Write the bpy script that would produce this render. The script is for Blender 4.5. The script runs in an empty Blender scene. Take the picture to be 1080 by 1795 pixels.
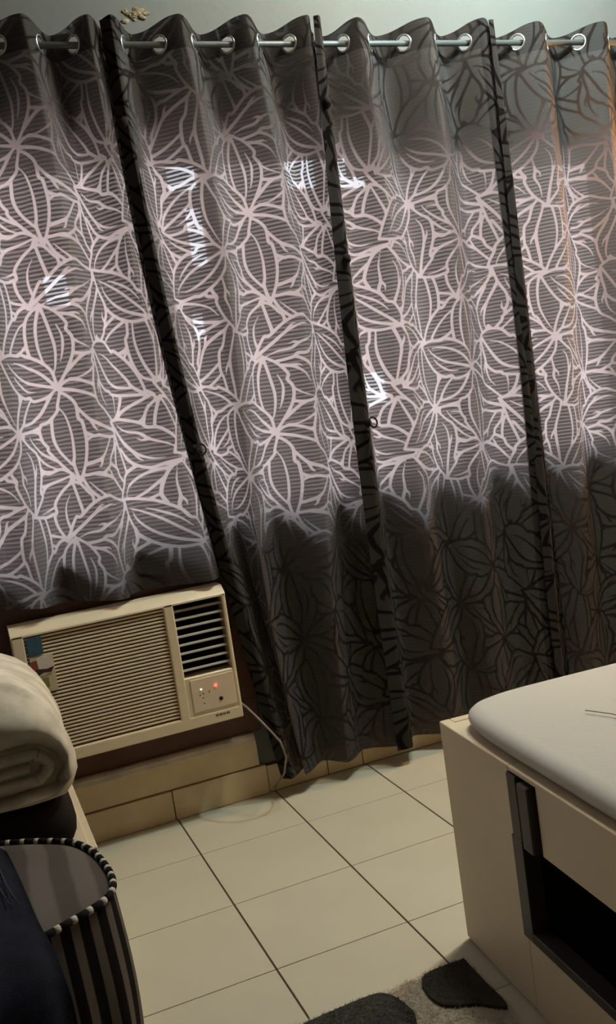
import bpy, bmesh, math, random
import numpy as np
from mathutils import Vector, Matrix

# ------------------------------------------------------------------ camera
sc = bpy.context.scene
COL = sc.collection
F, YAW, PITCH, ROLL = 1680.27, 0.355027, 0.113096, -0.144314
fw = Vector((math.sin(YAW)*math.cos(PITCH), math.cos(YAW)*math.cos(PITCH), -math.sin(PITCH)))
r0 = Vector((math.cos(YAW), -math.sin(YAW), 0)); u0 = r0.cross(fw)
cr = math.cos(ROLL)*r0 + math.sin(ROLL)*u0
cu = -math.sin(ROLL)*r0 + math.cos(ROLL)*u0
cam = bpy.data.cameras.new('camera'); camo = bpy.data.objects.new('camera', cam); COL.objects.link(camo)
m = Matrix((cr, cu, -fw)).transposed().to_4x4(); m.translation = (0, 0, 1.2); camo.matrix_world = m
cam.sensor_fit = 'VERTICAL'; cam.sensor_height = 36.0; cam.lens = F/1795*36.0
cam.clip_start = 0.05
sc.camera = camo
# ------------------------------------------------------------------ sky, exposure
w = bpy.data.worlds.new('sky'); sc.world = w; w.use_nodes = True
bg = w.node_tree.nodes['Background']; bg.inputs[0].default_value = (0.80, 0.89, 1.0, 1); bg.inputs[1].default_value = 14.5
sc.view_settings.view_transform = 'Standard'; sc.view_settings.look = 'None'
sc.view_settings.exposure = 0.0; sc.view_settings.gamma = 1.0
try: sc.view_settings.use_curve_mapping = False
except Exception: pass
sc.cycles.use_denoising = True
sc.cycles.max_bounces = 10; sc.cycles.transparent_max_bounces = 16
COOL_POWER = 1150.0; COOL_COL = (0.72, 0.96, 0.98)
WARM_POWER = 1050.0; WARM_COL = (1.0, 0.52, 0.20)
ROOM_POWER = 98.0; ROOM_COL = (1.0, 0.90, 0.73)
rnd = random.Random(7); rng = np.random.default_rng(11)

# ------------------------------------------------------------------ helpers
def new_mat(name, color, rough=0.6, spec=0.3, noise=0.0, nscale=8.0, bump=0.0, bscale=200.0, metallic=0.0, color2=None, emit=None):
    mt = bpy.data.materials.new(name); mt.use_nodes = True; nt = mt.node_tree; b = nt.nodes['Principled BSDF']
    b.inputs['Base Color'].default_value = (*color, 1); b.inputs['Roughness'].default_value = rough
    b.inputs['Specular IOR Level'].default_value = spec; b.inputs['Metallic'].default_value = metallic
    tc = nt.nodes.new('ShaderNodeTexCoord')
    if noise > 0 or color2:
        n = nt.nodes.new('ShaderNodeTexNoise'); n.inputs['Scale'].default_value = nscale; n.inputs['Detail'].default_value = 5
        nt.links.new(tc.outputs['Object'], n.inputs['Vector'])
        rp = nt.nodes.new('ShaderNodeValToRGB')
        c2 = color2 if color2 else tuple(c*(1-noise) for c in color)
        rp.color_ramp.elements[0].position = 0.35; rp.color_ramp.elements[1].position = 0.62
        rp.color_ramp.elements[0].color = (*c2, 1); rp.color_ramp.elements[1].color = (*color, 1)
        nt.links.new(n.outputs['Fac'], rp.inputs['Fac']); nt.links.new(rp.outputs['Color'], b.inputs['Base Color'])
    if bump > 0:
        n2 = nt.nodes.new('ShaderNodeTexNoise'); n2.inputs['Scale'].default_value = bscale; n2.inputs['Detail'].default_value = 3
        nt.links.new(tc.outputs['Object'], n2.inputs['Vector'])
        bp = nt.nodes.new('ShaderNodeBump'); bp.inputs['Strength'].default_value = bump; bp.inputs['Distance'].default_value = 0.004
        nt.links.new(n2.outputs['Fac'], bp.inputs['Height']); nt.links.new(bp.outputs['Normal'], b.inputs['Normal'])
    if emit:
        b.inputs['Emission Color'].default_value = (*emit[0], 1); b.inputs['Emission Strength'].default_value = emit[1]
    return mt

def obj(name, bm, mat, parent=None, smooth=False, loc=None):
    me = bpy.data.meshes.new(name)
    if isinstance(bm, bmesh.types.BMesh):
        bm.normal_update(); bm.to_mesh(me); bm.free()
    else:
        me.from_pydata(bm[0], [], bm[1]); me.update()
    if smooth:
        me.polygons.foreach_set('use_smooth', [smooth != 'caps' or len(p.vertices) <= 4 for p in me.polygons])
    for mm in (mat if isinstance(mat, (list, tuple)) else [mat]): me.materials.append(mm)
    o = bpy.data.objects.new(name, me); COL.objects.link(o)
    if parent is not None: o.parent = parent
    if loc is not None: o.location = loc
    return o

def thing(name, label, cat, loc=(0, 0, 0), rotz=0.0, group=None):
    o = bpy.data.objects.new(name, None); COL.objects.link(o); o.empty_display_size = 0.1
    o.location = loc; o.rotation_euler = (0, 0, rotz); o['label'] = label; o['category'] = cat
    if group: o['group'] = group
    return o
def tag(o, label, cat, group=None):
    o['label'] = label; o['category'] = cat
    if group: o['group'] = group
    return o
def struct(name, bm, mat, parent=None, smooth=False):
    o = obj(name, bm, mat, parent, smooth); o['kind'] = 'structure'; return o

def B(): return bmesh.new()
def add_box(bm, lo, hi, bevel=0.0, seg=1):
    r = bmesh.ops.create_cube(bm, size=1.0)
    vs = r['verts']
    for v in vs:
        v.co = Vector([lo[i] + (v.co[i]+0.5)*(hi[i]-lo[i]) for i in range(3)])
    if bevel > 0:
        es = list({e for v in vs for e in v.link_edges})
        bmesh.ops.bevel(bm, geom=es, offset=bevel, segments=seg, profile=0.5, affect='EDGES')
    return bm
def box(lo, hi, bevel=0.0, seg=1): return add_box(B(), lo, hi, bevel, seg)
def add_tube(bm, pts, r, n=10, caps=True):
    pts = [Vector(p) for p in pts]; rings = []
    for i, p in enumerate(pts):
        t = (pts[min(i+1, len(pts)-1)] - pts[max(i-1, 0)]).normalized()
        a = Vector((0, 0, 1)) if abs(t.z) < 0.9 else Vector((1, 0, 0))
        s = t.cross(a).normalized(); q = s.cross(t)
        rr = r[i] if isinstance(r, (list, tuple)) else r
        rings.append([bm.verts.new(p + rr*(math.cos(2*math.pi*k/n)*s + math.sin(2*math.pi*k/n)*q)) for k in range(n)])
    for a, b in zip(rings, rings[1:]):
        for k in range(n): bm.faces.new((a[k], a[(k+1) % n], b[(k+1) % n], b[k]))
    if caps: bm.faces.new(rings[0][::-1]); bm.faces.new(rings[-1])
    bmesh.ops.recalc_face_normals(bm, faces=bm.faces[:])
    return bm
def add_torus(bm, c, nrm, R, r, n=22, k=8, flat=1.0):
    nrm = Vector(nrm).normalized(); a = Vector((0, 0, 1)) if abs(nrm.z) < 0.9 else Vector((1, 0, 0))
    s = nrm.cross(a).normalized(); q = s.cross(nrm); rings = []
    for i in range(n):
        th = 2*math.pi*i/n; d = math.cos(th)*s + math.sin(th)*q
        rings.append([bm.verts.new(Vector(c) + d*(R + r*flat*math.cos(2*math.pi*j/k)) + nrm*r*math.sin(2*math.pi*j/k)) for j in range(k)])
    for i in range(n):
        A, Bq = rings[i], rings[(i+1) % n]
        for j in range(k): bm.faces.new((A[j], Bq[j], Bq[(j+1) % k], A[(j+1) % k]))
    bmesh.ops.recalc_face_normals(bm, faces=bm.faces[:])
    return bm
def prism_x(bm, prof, x0, x1):
    """profile in (y,z), extruded along x"""
    a = [bm.verts.new((x0, y, z)) for y, z in prof]; b = [bm.verts.new((x1, y, z)) for y, z in prof]
    n = len(prof)
    for i in range(n): bm.faces.new((a[i], a[(i+1) % n], b[(i+1) % n], b[i]))
    bm.faces.new(a[::-1]); bm.faces.new(b)
    bmesh.ops.recalc_face_normals(bm, faces=bm.faces[:])
    return bm
def plate(poly, z0, z1):
    """flat polygon (x,y) with thickness z0..z1"""
    bm = B(); a = [bm.verts.new((x, y, z0)) for x, y in poly]; b = [bm.verts.new((x, y, z1)) for x, y in poly]
    n = len(poly)
    for i in range(n): bm.faces.new((a[i], a[(i+1) % n], b[(i+1) % n], b[i]))
    bm.faces.new(a[::-1]); bm.faces.new(b); bmesh.ops.recalc_face_normals(bm, faces=bm.faces[:])
    return bm
def copy_to(src, loc, parent):
    c = src.copy(); COL.objects.link(c); c.location = loc; c.parent = parent; return c

# ------------------------------------------------------------------ materials
M = {}
M['wall'] = new_mat('wall_paint', (0.155, 0.155, 0.142), 0.75, 0.2, noise=0.08, nscale=3, bump=0.15, bscale=60)
M['patch'] = new_mat('rough_plaster', (0.30, 0.24, 0.16), 0.9, 0.1, color2=(0.12, 0.085, 0.05), nscale=60)
M['wallwarm'] = new_mat('wall_paint_room', (0.20, 0.17, 0.13), 0.8, 0.2)
M['ceiling'] = new_mat('ceiling_paint', (0.32, 0.30, 0.27), 0.9, 0.1)
M['tile'] = new_mat('ivory_tile', (0.515, 0.49, 0.385), 0.22, 0.45, noise=0.05, nscale=4)
M['grout'] = new_mat('dark_grout', (0.075, 0.05, 0.032), 0.9, 0.1)
M['skirt'] = new_mat('skirting_tile', (0.66, 0.53, 0.34), 0.4, 0.3, noise=0.18, nscale=9)
M['ledge'] = new_mat('grey_ledge', (0.50, 0.43, 0.37), 0.7, 0.2, noise=0.25, nscale=14)
M['brown'] = new_mat('brown_board', (0.11, 0.052, 0.036), 0.55, 0.3, noise=0.35, nscale=5)
M['acwhite'] = new_mat('aged_cream_plastic', (0.70, 0.59, 0.41), 0.38, 0.5, noise=0.05, nscale=6)
M['acslat'] = new_mat('cream_slat_plastic', (0.68, 0.545, 0.40), 0.5, 0.3)
M['acdark'] = new_mat('dark_cavity', (0.02, 0.014, 0.012), 0.8, 0.1)
M['acbrown'] = new_mat('dusty_filter', (0.12, 0.065, 0.035), 0.9, 0.05)
M['louver'] = new_mat('grey_louver', (0.42, 0.37, 0.31), 0.5, 0.3)
M['led_red'] = new_mat('red_led', (0.8, 0.05, 0.03), 0.3, 0.3, emit=((1.0, 0.05, 0.03), 6.0))
M['led_green'] = new_mat('green_led', (0.6, 0.8, 0.5), 0.3, 0.3, emit=((0.75, 1.0, 0.6), 1.6))
M['black'] = new_mat('black_plastic', (0.012, 0.010, 0.010), 0.4, 0.3)
M['print'] = new_mat('dark_print', (0.13, 0.08, 0.05), 0.6, 0.1)
M['blue'] = new_mat('blue_sticker', (0.035, 0.085, 0.12), 0.5, 0.3)
M['stk'] = new_mat('cream_sticker', (0.52, 0.45, 0.30), 0.6, 0.2)
M['stk_white'] = new_mat('sticker_white', (0.62, 0.55, 0.48), 0.6, 0.2)
M['stk_red'] = new_mat('sticker_red', (0.25, 0.06, 0.035), 0.6, 0.2)
M['stk_olive'] = new_mat('sticker_olive', (0.22, 0.19, 0.055), 0.6, 0.2)
M['stk_dark'] = new_mat('sticker_dark', (0.055, 0.03, 0.025), 0.6, 0.2)
M['steel'] = new_mat('brushed_steel', (0.55, 0.56, 0.56), 0.28, 0.5, metallic=0.9)
M['rod'] = new_mat('dark_rod', (0.11, 0.12, 0.12), 0.45, 0.4, metallic=0.3)
M['cord'] = new_mat('pale_cord', (0.20, 0.175, 0.16), 0.5, 0.3)
M['loop'] = new_mat('black_loop', (0.015, 0.012, 0.013), 0.8, 0.1)
M['bed'] = new_mat('cream_laminate', (0.58, 0.49, 0.35), 0.5, 0.25, noise=0.06, nscale=5)
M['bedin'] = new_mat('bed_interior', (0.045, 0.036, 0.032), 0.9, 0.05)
M['track'] = new_mat('dark_track', (0.040, 0.031, 0.030), 0.45, 0.3)
M['sheet'] = new_mat('white_sheet', (0.47, 0.45, 0.405), 0.85, 0.1, noise=0.04, nscale=5, bump=0.12, bscale=90)
M['quilt'] = new_mat('white_quilt', (0.62, 0.565, 0.46), 0.9, 0.05, noise=0.30, nscale=16, bump=0.5, bscale=22)
M['darkcush'] = new_mat('dark_cushion', (0.022, 0.017, 0.016), 0.9, 0.05, bump=0.2, bscale=150)
M['denim'] = new_mat('navy_denim', (0.012, 0.013, 0.020), 0.9, 0.05, noise=0.4, nscale=30, bump=0.3, bscale=300)
M['stitch'] = new_mat('pale_stitching', (0.05, 0.05, 0.06), 0.9, 0.05)
M['rugcream'] = new_mat('cream_pile', (0.50, 0.46, 0.37), 0.95, 0.02, noise=0.15, nscale=40, bump=0.6, bscale=250)
M['ruggrey'] = new_mat('charcoal_pile', (0.062, 0.056, 0.050), 0.95, 0.02, noise=0.2, nscale=60, bump=0.6, bscale=300)
M['alu'] = new_mat('window_frame', (0.30, 0.28, 0.26), 0.4, 0.4)
M['outwall'] = new_mat('outside_plaster', (0.62, 0.50, 0.45), 0.9, 0.05, noise=0.2, nscale=1.5)
M['lampcase'] = new_mat('white_lamp_case', (0.8, 0.8, 0.78), 0.5, 0.3)

def stripe_mat():
    mt = new_mat('black_white_stripe', (0.3, 0.28, 0.26), 0.9, 0.05); nt = mt.node_tree; b = nt.nodes['Principled BSDF']
    at = nt.nodes.new('ShaderNodeAttribute'); at.attribute_name = 'stripe'
    mth = nt.nodes.new('ShaderNodeMath'); mth.operation = 'FRACT'; nt.links.new(at.outputs['Fac'], mth.inputs[0])
    rp = nt.nodes.new('ShaderNodeValToRGB'); e = rp.color_ramp.elements
    e[0].position = 0.50; e[0].color = (0.011, 0.009, 0.008, 1); e[1].position = 0.56; e[1].color = (0.115, 0.10, 0.088, 1)
    k = e.new(0.96); k.color = (0.115, 0.10, 0.088, 1); k = e.new(1.0); k.color = (0.011, 0.009, 0.008, 1)
    nt.links.new(mth.outputs[0], rp.inputs[0]); nt.links.new(rp.outputs[0], b.inputs['Base Color']); return mt
M['stripe'] = stripe_mat()
def top_mat():
    mt = new_mat('grey_woven_top', (0.085, 0.073, 0.064), 0.9, 0.05, bump=0.2, bscale=200); nt = mt.node_tree; b = nt.nodes['Principled BSDF']
    tc = nt.nodes.new('ShaderNodeTexCoord'); wv = nt.nodes.new('ShaderNodeTexWave'); wv.inputs['Scale'].default_value = 4.6; wv.inputs['Distortion'].default_value = 1.2
    wv.bands_direction = 'X'; wv.inputs['Detail'].default_value = 1
    rp = nt.nodes.new('ShaderNodeValToRGB'); e = rp.color_ramp.elements
    e[0].position = 0.35; e[0].color = (0.062, 0.053, 0.046, 1); e[1].position = 0.65; e[1].color = (0.102, 0.088, 0.078, 1)
    nt.links.new(tc.outputs['Object'], wv.inputs['Vector']); nt.links.new(wv.outputs['Fac'], rp.inputs[0]); nt.links.new(rp.outputs[0], b.inputs['Base Color']); return mt
M['greytop'] = top_mat()
M['pipe_black'] = new_mat('black_piping', (0.012, 0.010, 0.010), 0.9, 0.05)
M['pipe_white'] = new_mat('white_piping', (0.42, 0.38, 0.34), 0.9, 0.05)

def fabric_mat():
    mt = bpy.data.materials.new('leaf_jacquard'); mt.use_nodes = True; nt = mt.node_tree; L = nt.links
    for n in list(nt.nodes): nt.nodes.remove(n)
    N = nt.nodes.new
    out = N('ShaderNodeOutputMaterial')
    leaf = N('ShaderNodeAttribute'); leaf.attribute_name = 'leaf'
    hem = N('ShaderNodeAttribute'); hem.attribute_name = 'hem'
    fv = N('ShaderNodeAttribute'); fv.attribute_name = 'drop'
    def math_(op, a, b=None, c=None):
        x = N('ShaderNodeMath'); x.operation = op
        for i, s in enumerate((a, b, c)):
            if s is None: continue
            if isinstance(s, (int, float)): x.inputs[i].default_value = s
            else: L.new(s, x.inputs[i])
        return x.outputs[0]
    mr = N('ShaderNodeMapRange'); mr.interpolation_type = 'SMOOTHSTEP'
    mr.inputs['From Min'].default_value = -0.0012; mr.inputs['From Max'].default_value = 0.0016
    mr.inputs['To Min'].default_value = 1.0; mr.inputs['To Max'].default_value = 0.0
    L.new(leaf.outputs['Fac'], mr.inputs['Value']); line = mr.outputs['Result']
    # ribs of the weave: horizontal threads
    nz = N('ShaderNodeTexNoise'); nz.inputs['Scale'].default_value = 25; nz.inputs['Detail'].default_value = 2
    tc = N('ShaderNodeTexCoord'); L.new(tc.outputs['Object'], nz.inputs['Vector'])
    ph = math_('MULTIPLY_ADD', fv.outputs['Fac'], 2*math.pi/0.0118, math_('MULTIPLY', nz.outputs['Fac'], 2.5))
    sn = math_('SINE', ph)
    rib = N('ShaderNodeMapRange'); rib.interpolation_type = 'SMOOTHSTEP'
    rib.inputs['From Min'].default_value = -0.35; rib.inputs['From Max'].default_value = 0.75; L.new(sn, rib.inputs['Value'])
    ribf = rib.outputs['Result']
    open_ = math_('SUBTRACT', 1.0, hem.outputs['Fac'])
    # front colour
    mc = N('ShaderNodeMix'); mc.data_type = 'RGBA'; L.new(line, mc.inputs['Factor'])
    mc.inputs['A'].default_value = (0.054, 0.050, 0.048, 1); mc.inputs['B'].default_value = (0.013, 0.0105, 0.0105, 1)
    hd = N('ShaderNodeMix'); hd.data_type = 'RGBA'; hd.blend_type = 'MULTIPLY'; L.new(math_('MULTIPLY', hem.outputs['Fac'], .9), hd.inputs['Factor'])
    L.new(mc.outputs['Result'], hd.inputs['A']); hd.inputs['B'].default_value = (.55, .53, .52, 1)     # shade on the lined hems, put into the cloth colour
    dif = N('ShaderNodeBsdfDiffuse'); L.new(hd.outputs['Result'], dif.inputs['Color'])
    # light through the weave
    base = math_('MULTIPLY_ADD', ribf, 0.033, 0.039)
    tv = math_('MAXIMUM', base, math_('MULTIPLY', line, 0.23))
    tv = math_('MULTIPLY', tv, open_)
    tcol = N('ShaderNodeMix'); tcol.data_type = 'RGBA'; L.new(tv, tcol.inputs['Factor'])
    tcol.inputs['A'].default_value = (0, 0, 0, 1); tcol.inputs['B'].default_value = (1.0, 0.91, 0.88, 1)
    trl = N('ShaderNodeBsdfTranslucent'); L.new(tcol.outputs['Result'], trl.inputs['Color'])
    add = N('ShaderNodeAddShader'); L.new(dif.outputs[0], add.inputs[0]); L.new(trl.outputs[0], add.inputs[1])
    # pin holes of the weave
    tr = N('ShaderNodeBsdfTransparent')
    tf = math_('MAXIMUM', math_('MULTIPLY', ribf, 0.030), math_('MULTIPLY', line, 0.042))
    tf = math_('MULTIPLY', tf, open_)
    mx = N('ShaderNodeMixShader'); L.new(tf, mx.inputs[0]); L.new(add.outputs[0], mx.inputs[1]); L.new(tr.outputs[0], mx.inputs[2])
    L.new(mx.outputs[0], out.inputs['Surface'])
    return mt
M['fabric'] = fabric_mat()

# ------------------------------------------------------------------ room shell
WY = 2.84            # inner face of the window wall
XL, XR, YB, ZC = -1.6, 3.3, -1.6, 2.95
WX0, WX1, WZ0, WZ1 = -0.9, 2.42, 0.858, 2.02
WZS, WXS = 0.905, 0.56      # the sill steps up to the right of the air conditioner
b = B()
T = 0.16
add_box(b, (XL, WY, WZ1), (XR, WY+T, ZC)); add_box(b, (XL, WY, WZ0), (WX0, WY+T, WZ1)); add_box(b, (WX1, WY, WZ0), (XR, WY+T, WZ1))
AX0, AX1, AZ0, AZ1 = 0.115, 0.692, 0.32, 0.68
add_box(b, (XL, WY, 0), (XR, WY+T, AZ0)); add_box(b, (XL, WY, AZ0), (AX0, WY+T, AZ1)); add_box(b, (AX1, WY, AZ0), (XR, WY+T, AZ1))
add_box(b, (XL, WY, AZ1), (XR, WY+T, WZ0)); add_box(b, (WXS, WY, WZ0), (WX1, WY+T, WZS)); add_box(b, (1.42, WY, 1.92), (WX1, WY+T, WZ1))
wall = struct('wall_window', b, M['wall'])
def blob(c, s, seed, amp=0.4, sub=3):
    bm = B(); bmesh.ops.create_icosphere(bm, subdivisions=sub, radius=1.0)
    r = random.Random(seed); ks = [(Vector((r.gauss(0, 1), r.gauss(0, 1), r.gauss(0, 1)))*2.2, r.uniform(0, 6)) for _ in range(6)]
    for v in bm.verts:
        d = sum(math.sin(v.co.dot(k)+p) for k, p in ks)/6
        q = v.co*(1+amp*d); v.co = Vector((c[0]+q.x*s[0], c[1]+q.y*s[1], c[2]+q.z*s[2]))
    return bm
b = B()
for k in range(16):
    t = blob((0.748+rnd.gauss(0, .020), WY, 2.372+rnd.gauss(0, .010)), (rnd.uniform(.006, .017), .0035, rnd.uniform(.004, .010)), k, .9, 2)
    me_ = bpy.data.meshes.new('tmp'); t.to_mesh(me_); t.free(); b.from_mesh(me_); bpy.data.meshes.remove(me_)
obj('plaster_patch', b, M['patch'], wall, True)
struct('wall_left', box((XL-0.1, YB, 0), (XL, WY, ZC)), M['wallwarm'])
struct('wall_right', box((XR, YB, 0), (XR+0.1, WY, ZC)), M['wallwarm'])
struct('wall_back', box((XL, YB-0.1, 0), (XR, YB, ZC)), M['wallwarm'])
struct('ceiling', box((XL-.1, YB-.1, ZC), (XR+.1, WY+T, ZC+0.1)), M['ceiling'])
floor = struct('floor', box((XL-.1, YB-.1, -0.08), (XR+.1, WY+T, -0.0025)), M['grout'])
# floor tiles, each its own piece
S, CX, RY = 0.32055, 0.48315, 2.54839
xs = sorted([CX + k*S for k in range(-8, 10)]); ys = sorted([RY - j*S for j in range(-1, 14)])
xe = [XL] + [x for x in xs if XL+.02 < x < XR-.02] + [XR]
ye = [YB] + [y for y in ys if YB+.02 < y < 2.7] + [2.83]
cache = {}
for i in range(len(xe)-1):
    for j in range(len(ye)-1):
        wx, wy = xe[i+1]-xe[i]-0.0042, ye[j+1]-ye[j]-0.0026
        key = (round(wx, 4), round(wy, 4))
        ctr = ((xe[i]+xe[i+1])/2, (ye[j]+ye[j+1])/2, 0)
        if key not in cache:
            o = obj('tile', box((-wx/2, -wy/2, -0.009), (wx/2, wy/2, 0), 0.0007), M['tile'], floor, loc=ctr); cache[key] = o
        else: copy_to(cache[key], ctr, floor)
# skirting pieces under the window
base = struct('baseboard_window', box((XL, 2.832, 0), (XR, WY, 0.088)), M['grout'])
sx = [XL, -1.12, -0.80, -0.48, -0.16, 0.16, 0.478, 0.785, 0.99, 1.115, 1.44, 1.76, 2.08, 2.40, 2.72, 3.04, XR]
for i in range(len(sx)-1):
    y0 = 2.822 if sx[i+1] <= 0.79 else 2.828
    zt = 0.093 if sx[i+1] <= 0.79 else 0.086
    obj('skirting_tile', box((sx[i]+.0015, y0, 0.001), (sx[i+1]-.0015, 2.8395, zt), 0.0015), M['skirt'], base)
# ledge under the air conditioner
b = B(); prism_x(b, [(WY, .182), (2.806, .182), (2.800, .188), (2.800, .203), (2.806, .209), (WY, .209)], -0.6, 0.755)
struct('trim_1', b, M['ledge'])
b = B(); prism_x(b, [(WY, .0965), (2.829, .0965), (2.829, .178), (2.832, .181), (WY, .181)], -0.6, 0.765)
struct('trim_2', b, M['skirt'])
# window
win = struct('window_1', box((WX0, 2.93, WZ0), (WX0+.05, 2.98, WZ1)), M['alu'])
for lo, hi in [((WX1-.05, 2.93, WZ0), (WX1, 2.98, WZ1)), ((WX0+.05, 2.93, WZ0), (WX1-.05, 2.98, WZ0+.045)), ((WX0+.05, 2.93, WZ1-.045), (WX1-.05, 2.98, WZ1))]:
    obj('frame_rail', box(lo, hi, .004), M['alu'], win)
for x in (0.02, 0.92, 1.80):
    obj('mullion', box((x-.022, 2.932, WZ0+.045), (x+.022, 2.978, WZ1-.045), .004), M['alu'], win)
# unseen plastered wall, added so its gaps put bright sky patches behind the curtains
b = B()
OY = 5.2
def ow(x0, x1, z0, z1): add_box(b, (x0, OY, z0), (x1, OY+.15, z1))
# gaps (x0,x1,z0,z1) where the sky shows
gaps = [(1.40, 1.60, 2.43, 2.78), (2.09, 2.326, 2.40, 2.68), (2.387, 2.643, 2.384, 2.669), (1.47, 1.60, 2.02, 2.36), (1.42, 1.52, 1.62, 1.78), (.66, .80, 1.88, 2.06), (2.40, 2.60, 1.12, 1.32), (3.13, 3.24, 1.41, 1.49)]
gx = sorted({-4.0, 9.0} | {g[0] for g in gaps} | {g[1] for g in gaps})
for a, c in zip(gx, gx[1:]):
    cuts = sorted([(g[2], g[3]) for g in gaps if g[0] < c-1e-6 and g[1] > a+1e-6]); z = 0.0
    for z0, z1 in cuts: ow(a, c, z, z0); z = z1
    ow(a, c, z, 3.4)
struct('wall_outside_added', b, M['outwall'])
struct('trim_3', box((-2.0, WY+T, 2.40), (3.8, WY+T+.85, 2.50), .01), M['outwall'])      # unseen slab added to block steep sky light on the curtains
struct('floor_outside', box((-4, WY+T, -.1), (9, OY, -.02)), M['outwall'])  # ground plane added to block sky light from below

# ------------------------------------------------------------------ lights of the room
def wall_bulb(label, x, z, reach, r, col, power):
    t = thing('wall_bulb', label, 'lamp', (x, WY, z), 0.0, 'bulbs on the curtain wall')
    b = B(); add_tube(b, [(0, 0, 0), (0, -.02, 0), (0, -.03, 0), (0, -reach+r+.05, 0), (0, -reach+r+.045, 0), (0, -reach+r-.004, 0)], [.05, .05, .014, .014, .026, .024], 14)
    obj('holder', b, M['lampcase'], t, True)
    b = B(); bmesh.ops.create_uvsphere(b, u_segments=16, v_segments=10, radius=r); bmesh.ops.translate(b, verts=b.verts[:], vec=(0, -reach, 0))
    obj('bulb', b, new_mat('bulb_glow', (1, 1, 1), emit=(col, power)), t, True)
wall_bulb('cool white bulb on a bracket high above the curtain rod', 2.00, 2.70, .62, .045, COOL_COL, COOL_POWER)
wall_bulb('warm yellow bulb on a bracket at the right end of the curtain wall', 2.61, 1.72, .22, .04, WARM_COL, WARM_POWER)
t = thing('ceiling_lamp', 'round ceiling lamp over the bed', 'lamp', (1.50, 2.12, ZC))
b = B(); add_tube(b, [(0, 0, 0), (0, 0, -.02)], .17, 24); obj('lamp_base', b, M['lampcase'], t)
b = B(); add_tube(b, [(0, 0, -.02), (0, 0, -.05), (0, 0, -.065)], [.155, .15, .10], 24); obj('diffuser', b, new_mat('ceiling_glow', (1, 1, 1), emit=(ROOM_COL, ROOM_POWER)), t, True)

# ------------------------------------------------------------------ leaf pattern of the fabric (a repeat, as a distance field)
PW, PH, RES = 0.72, 0.66, 0.00150
nx, ny = int(round(PW/RES)), int(round(PH/RES))
field = np.full((ny, nx), 0.03)
def smooth2(p, k=5):
    p = np.array(p, float); out = []
    for i in range(len(p)-1):
        a, b_, c, d = p[max(i-1, 0)], p[i], p[i+1], p[min(i+2, len(p)-1)]
        for q in range(k):
            t = q/k; out.append(0.5*(2*b_+(c-a)*t+(2*a-5*b_+4*c-d)*t*t+(3*b_-a-3*c+d)*t**3))
    out.append(p[-1]); return np.array(out)
# leaf motifs: (outline above, outline below, [veins (points, thickness at start, middle, end)])
LEAF = [
 ([(0, 0), (.08, .13), (.22, .225), (.36, .215), (.41, .245), (.60, .225), (.80, .14), (1, 0)],
  [(0, 0), (.07, -.10), (.20, -.19), (.27, -.24), (.45, -.245), (.55, -.205), (.60, -.215), (.80, -.12), (1, 0)],
  [([(.16, .03), (.30, .09), (.50, .095), (.70, .05), (.80, .01), (1, 0)], .3, .8, 1.0), ([(.03, -.01), (.20, -.055), (.45, -.11), (.63, -.09), (.80, -.01)], .8, 1.0, .7)]),
 ([(0, 0), (.12, .14), (.30, .20), (.38, .255), (.55, .25), (.62, .21), (.82, .13), (1, 0)],
  [(0, 0), (.10, -.16), (.30, -.235), (.52, -.245), (.58, -.205), (.78, -.15), (1, 0)],
  [([(.02, 0), (.22, .055), (.42, .11), (.55, .10), (.80, .035), (1, 0)], .5, 1.1, .9), ([(.44, .11), (.53, .165), (.58, .17)], 1.0, .7, .2), ([(.03, -.02), (.22, -.10), (.45, -.145), (.66, -.12), (.82, -.075)], 1.0, .8, .25)]),
 ([(0, 0), (.06, .11), (.20, .20), (.40, .25), (.52, .20), (.60, .215), (.82, .14), (1, 0)],
  [(0, 0), (.14, -.12), (.26, -.235), (.48, -.25), (.70, -.18), (.76, -.20), (.90, -.08), (1, 0)],
  [([(.06, .08), (.25, .105), (.44, .085), (.56, .10), (.70, .055), (.86, .045)], .2, 1.0, .3), ([(.45, .085), (.50, .04), (.57, .035)], .9, .6, .2), ([(.18, -.05), (.30, -.12), (.50, -.13), (.72, -.07), (1, 0)], .25, .9, 1.1), ([(.52, -.13), (.43, -.175), (.36, -.175)], .9, .6, .2)]),
 ([(0, 0), (.15, .17), (.35, .24), (.58, .235), (.66, .19), (.84, .12), (1, 0)],
  [(0, 0), (.08, -.13), (.24, -.22), (.32, -.20), (.44, -.245), (.64, -.22), (.84, -.12), (1, 0)],
  [([(0, 0), (.25, .10), (.48, .125), (.68, .09), (.78, .03)], 1.0, .8, .25), ([(0, 0), (.28, -.03), (.52, -.05), (.74, -.02), (.86, .03)], .9, .8, .25), ([(.24, -.11), (.40, -.145), (.58, -.12), (.70, -.08)], .3, .8, .3)]),
]
def leaf_curves(L, Wd, side, bend, r):
    up, dn, veins = LEAF[r.randrange(4)]; ws = Wd/0.245
    def place(p):
        p = smooth2(p); t = p[:, 0]; y = p[:, 1]*side*ws; a = bend*(t-.5)
        return np.stack([t*L-y*np.sin(a), y*np.cos(a)+bend*L*.22*(t*t-t)*-1], 1)
    def width(n, a, m, b): return np.interp(np.linspace(0, 1, n), [0, .5, 1], [a, m, b])*0.0050
    U, D = place(up), place(dn)
    cs = [(U, width(len(U), .8, 1.0, .8)), (D, width(len(D), .75, .95, .8))]
    for p, a, m_, b in veins:
        q = place(p); cs.append((q, width(len(q), a, m_, b)))
    return np.concatenate([U, D[::-1]]), cs
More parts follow.
